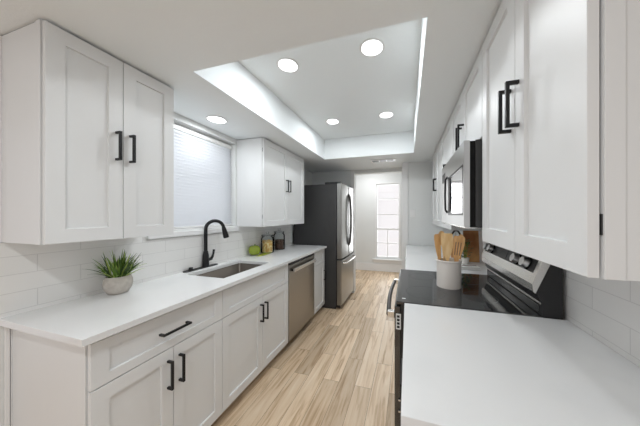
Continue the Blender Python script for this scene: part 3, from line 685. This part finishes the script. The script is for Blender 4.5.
# ------------------------------------------------------------------ things on the right
KX, KY = 0.277, 1.665; KZ = 1.0242
kr = MB().lathe([(0, 0), (0.078, 0), (0.0785, 0.004), (0.0785, 0.172), (0.082, 0.176), (0.083, 0.182), (0.080, 0.187), (0.073, 0.184), (0.0725, 0.010), (0, 0.008)], n=56).build('utensil_crock', M['ceramic'], None, True, loc=(KX, KY, KZ))
tag(kr, 'cream ceramic crock of wooden utensils standing on the stove top', 'crock')
def utensil(name, label, foot, top, head, face, m, hw=0.030, hl=0.105, slots=False):
    """wooden utensil from foot to top (crock coordinates); head profile list of (t, half width), face = direction the blade faces"""
    f0 = Vector(foot); t0 = Vector(top); ax = (t0 - f0).normalized(); L = (t0 - f0).length
    fv = Vector(face); fv = (fv - ax * fv.dot(ax)).normalized(); sv = ax.cross(fv)
    o = thing(name, label, 'utensil', (KX + foot[0], KY + foot[1], KZ + foot[2]), group='wooden utensils in the crock')
    MB().tube([ax * 0.0, ax * (L - hl) * 0.5, ax * (L - hl + 0.012)], [0.0065, 0.006, 0.0055], 12).build('handle', m, o, True)
    b = MB(); rows = []
    n = len(head)
    for (t, wd, dish) in head:
        c = ax * (L - hl + hl * t)
        P = []
        for s_, d_ in ((-1, 0), (-0.5, dish * .75), (0, dish), (0.5, dish * .75), (1, 0)):
            P.append(c + sv * (s_ * wd) - fv * d_)
        rows.append([b.bm.verts.new(p + fv * 0.0025) for p in P] + [b.bm.verts.new(p - fv * 0.0025) for p in P[::-1]])
    for A_, B_ in zip(rows, rows[1:]):
        for i in range(10):
            b.bm.faces.new((A_[i], A_[(i + 1) % 10], B_[(i + 1) % 10], B_[i]))
    b.bm.faces.new(rows[0][::-1]); b.bm.faces.new(rows[-1])
    if slots:   # cut-through slots: remove faces of two bands and wall them
        pass
    b.build('blade', m, o, not slots)
    if slots:
        s = MB()
        for q in (-0.5, 0, 0.5):
            c0 = ax * (L - hl * 0.70) + sv * (q * hw * 0.95); c1 = ax * (L - hl * 0.22) + sv * (q * hw * 1.05)
            for sg in (1,):
                s.tube([c0 + fv * 0.0022, c1 + fv * 0.0022], 0.0026, 8)
        s.build('slots', M['twine'], o)
    return o
flat = [(0, 0.008, 0), (0.15, 0.016, 0), (0.35, 0.028, 0), (0.6, 0.036, 0), (0.85, 0.038, 0), (0.97, 0.036, 0), (1, 0.031, 0)]
narrow = [(0, 0.007, 0), (0.2, 0.013, 0), (0.5, 0.019, 0), (0.8, 0.020, 0), (0.95, 0.016, 0), (1, 0.008, 0)]
spoon = [(0, 0.007, 0), (0.12, 0.013, 0.002), (0.3, 0.022, 0.006), (0.55, 0.028, 0.010), (0.8, 0.023, 0.007), (0.94, 0.013, 0.003), (1, 0.004, 0)]
FACE = (-0.16, -1, 0.25)
utensil('wooden_spatula', 'flat wooden turner, broadest blade at the middle front of the crock', (-0.006, -0.012, 0.012), (-0.020, -0.046, 0.370), flat, FACE, M['bamboo'], hl=0.195)
utensil('wooden_spatula', 'narrow wooden spatula leaning furthest left in the crock', (-0.038, 0.000, 0.012), (-0.080, 0.004, 0.360), narrow, (0.2, -1, 0.2), M['bamboo_d'], hl=0.19)
utensil('wooden_spatula', 'slotted darker wooden turner at the right front of the crock', (0.022, -0.018, 0.012), (0.060, -0.040, 0.352), [(t, w_ * 0.95, d_) for t, w_, d_ in flat], FACE, M['bamboo_d'], hl=0.185, slots=True)
utensil('wooden_spoon', 'wooden spoon leaning furthest right in the crock', (0.040, 0.010, 0.012), (0.084, 0.020, 0.362), spoon, (-0.3, -1, 0.2), M['bamboo'], hl=0.165)
utensil('wooden_spoon', 'wooden spoon standing behind the broad turner in the crock', (-0.010, 0.040, 0.012), (-0.040, 0.062, 0.380), spoon, (0, -1, 0.1), M['bamboo'], hl=0.11)

# boards, sprig and cloth on the far right worktop
cb = thing('cutting_board', 'tall brown wooden cutting board leaning in the corner behind the crock', 'cutting board', (0.655, 2.60, CZ + 0.001))
b = MB().box((-0.075, -0.011, 0), (0.075, 0.011, 0.40), 0.006)
o = b.build('board_slab', M['board'], cb); 
cb.rotation_euler = (math.radians(-7), 0, 0)
pb = thing('paddle_board', 'dark wooden board with an arched handle standing behind the utensils', 'cutting board', (0.505, 2.60, CZ + 0.001))
MB().box((-0.05, -0.008, 0), (0.05, 0.008, 0.225), 0.006).build('board_slab', M['board'], pb)
MB().tube([(-0.045, 0, 0.222)] + [(-0.045 * math.cos(PI * k / 14), 0, 0.245 + 0.085 * math.sin(PI * k / 14)) for k in range(15)] + [(0.045, 0, 0.222)], 0.009, 10).build('handle', M['soil'], pb, True)
hp = thing('herb_pot', 'small leafy green herb in a pale pot beside the brown cutting board', 'potted plant', (0.572, 2.50, CZ + 0.0005))
MB().lathe([(0, 0), (0.030, 0), (0.037, 0.06), (0.034, 0.06), (0.032, 0.05), (0, 0.05)], n=24).build('pot', M['ceramic'], hp, True)
fo = MB(); rnd = random.Random(5)
for i in range(80):
    a = rnd.uniform(0, 2 * PI); z = rnd.uniform(0.06, 0.25); r = rnd.uniform(0.0, 0.045); c = Vector((r * math.cos(a), r * math.sin(a), z))
    dv = Vector((math.cos(a), math.sin(a), rnd.uniform(-.2, .8))).normalized(); sv = dv.cross(Vector((0, 0, 1))).normalized(); l = rnd.uniform(0.028, 0.050)
    fo.mi = rnd.choice((0, 0, 1)); vs = [fo.bm.verts.new(c), fo.bm.verts.new(c + dv * l * .5 + sv * l * .35), fo.bm.verts.new(c + dv * l), fo.bm.verts.new(c + dv * l * .5 - sv * l * .35)]
    f = fo.bm.faces.new(vs); f.material_index = fo.mi
for k in range(6):
    a = k * 1.05; fo.mi = 1; fo.tube([(0.008 * math.cos(a), 0.008 * math.sin(a), 0.05), (0.02 * math.cos(a), 0.02 * math.sin(a), 0.15), (0.028 * math.cos(a), 0.028 * math.sin(a), 0.23)], 0.0016, 6)
fo.build('foliage', [M['leaf_d'], M['leaf_m']], hp)
tw = thing('folded_cloth', 'folded white cloth tied with brown twine on the worktop behind the stove', 'cloth', (0.55, 2.27, CZ + 0.0005))
b = MB().box((-0.085, -0.06, 0.0), (0.085, 0.06, 0.013), 0.005, 3).box((-0.08, -0.055, 0.0135), (0.08, 0.052, 0.026), 0.005, 3); b.build('cloth_fold', M['cloth'], tw)
MB().tube([(-0.086, -0.02, 0.012), (-0.06, -0.02, 0.029), (0.0, -0.005, 0.0295), (0.06, 0.01, 0.029), (0.086, 0.015, 0.012)], 0.003, 8).build('twine', M['twine'], tw)
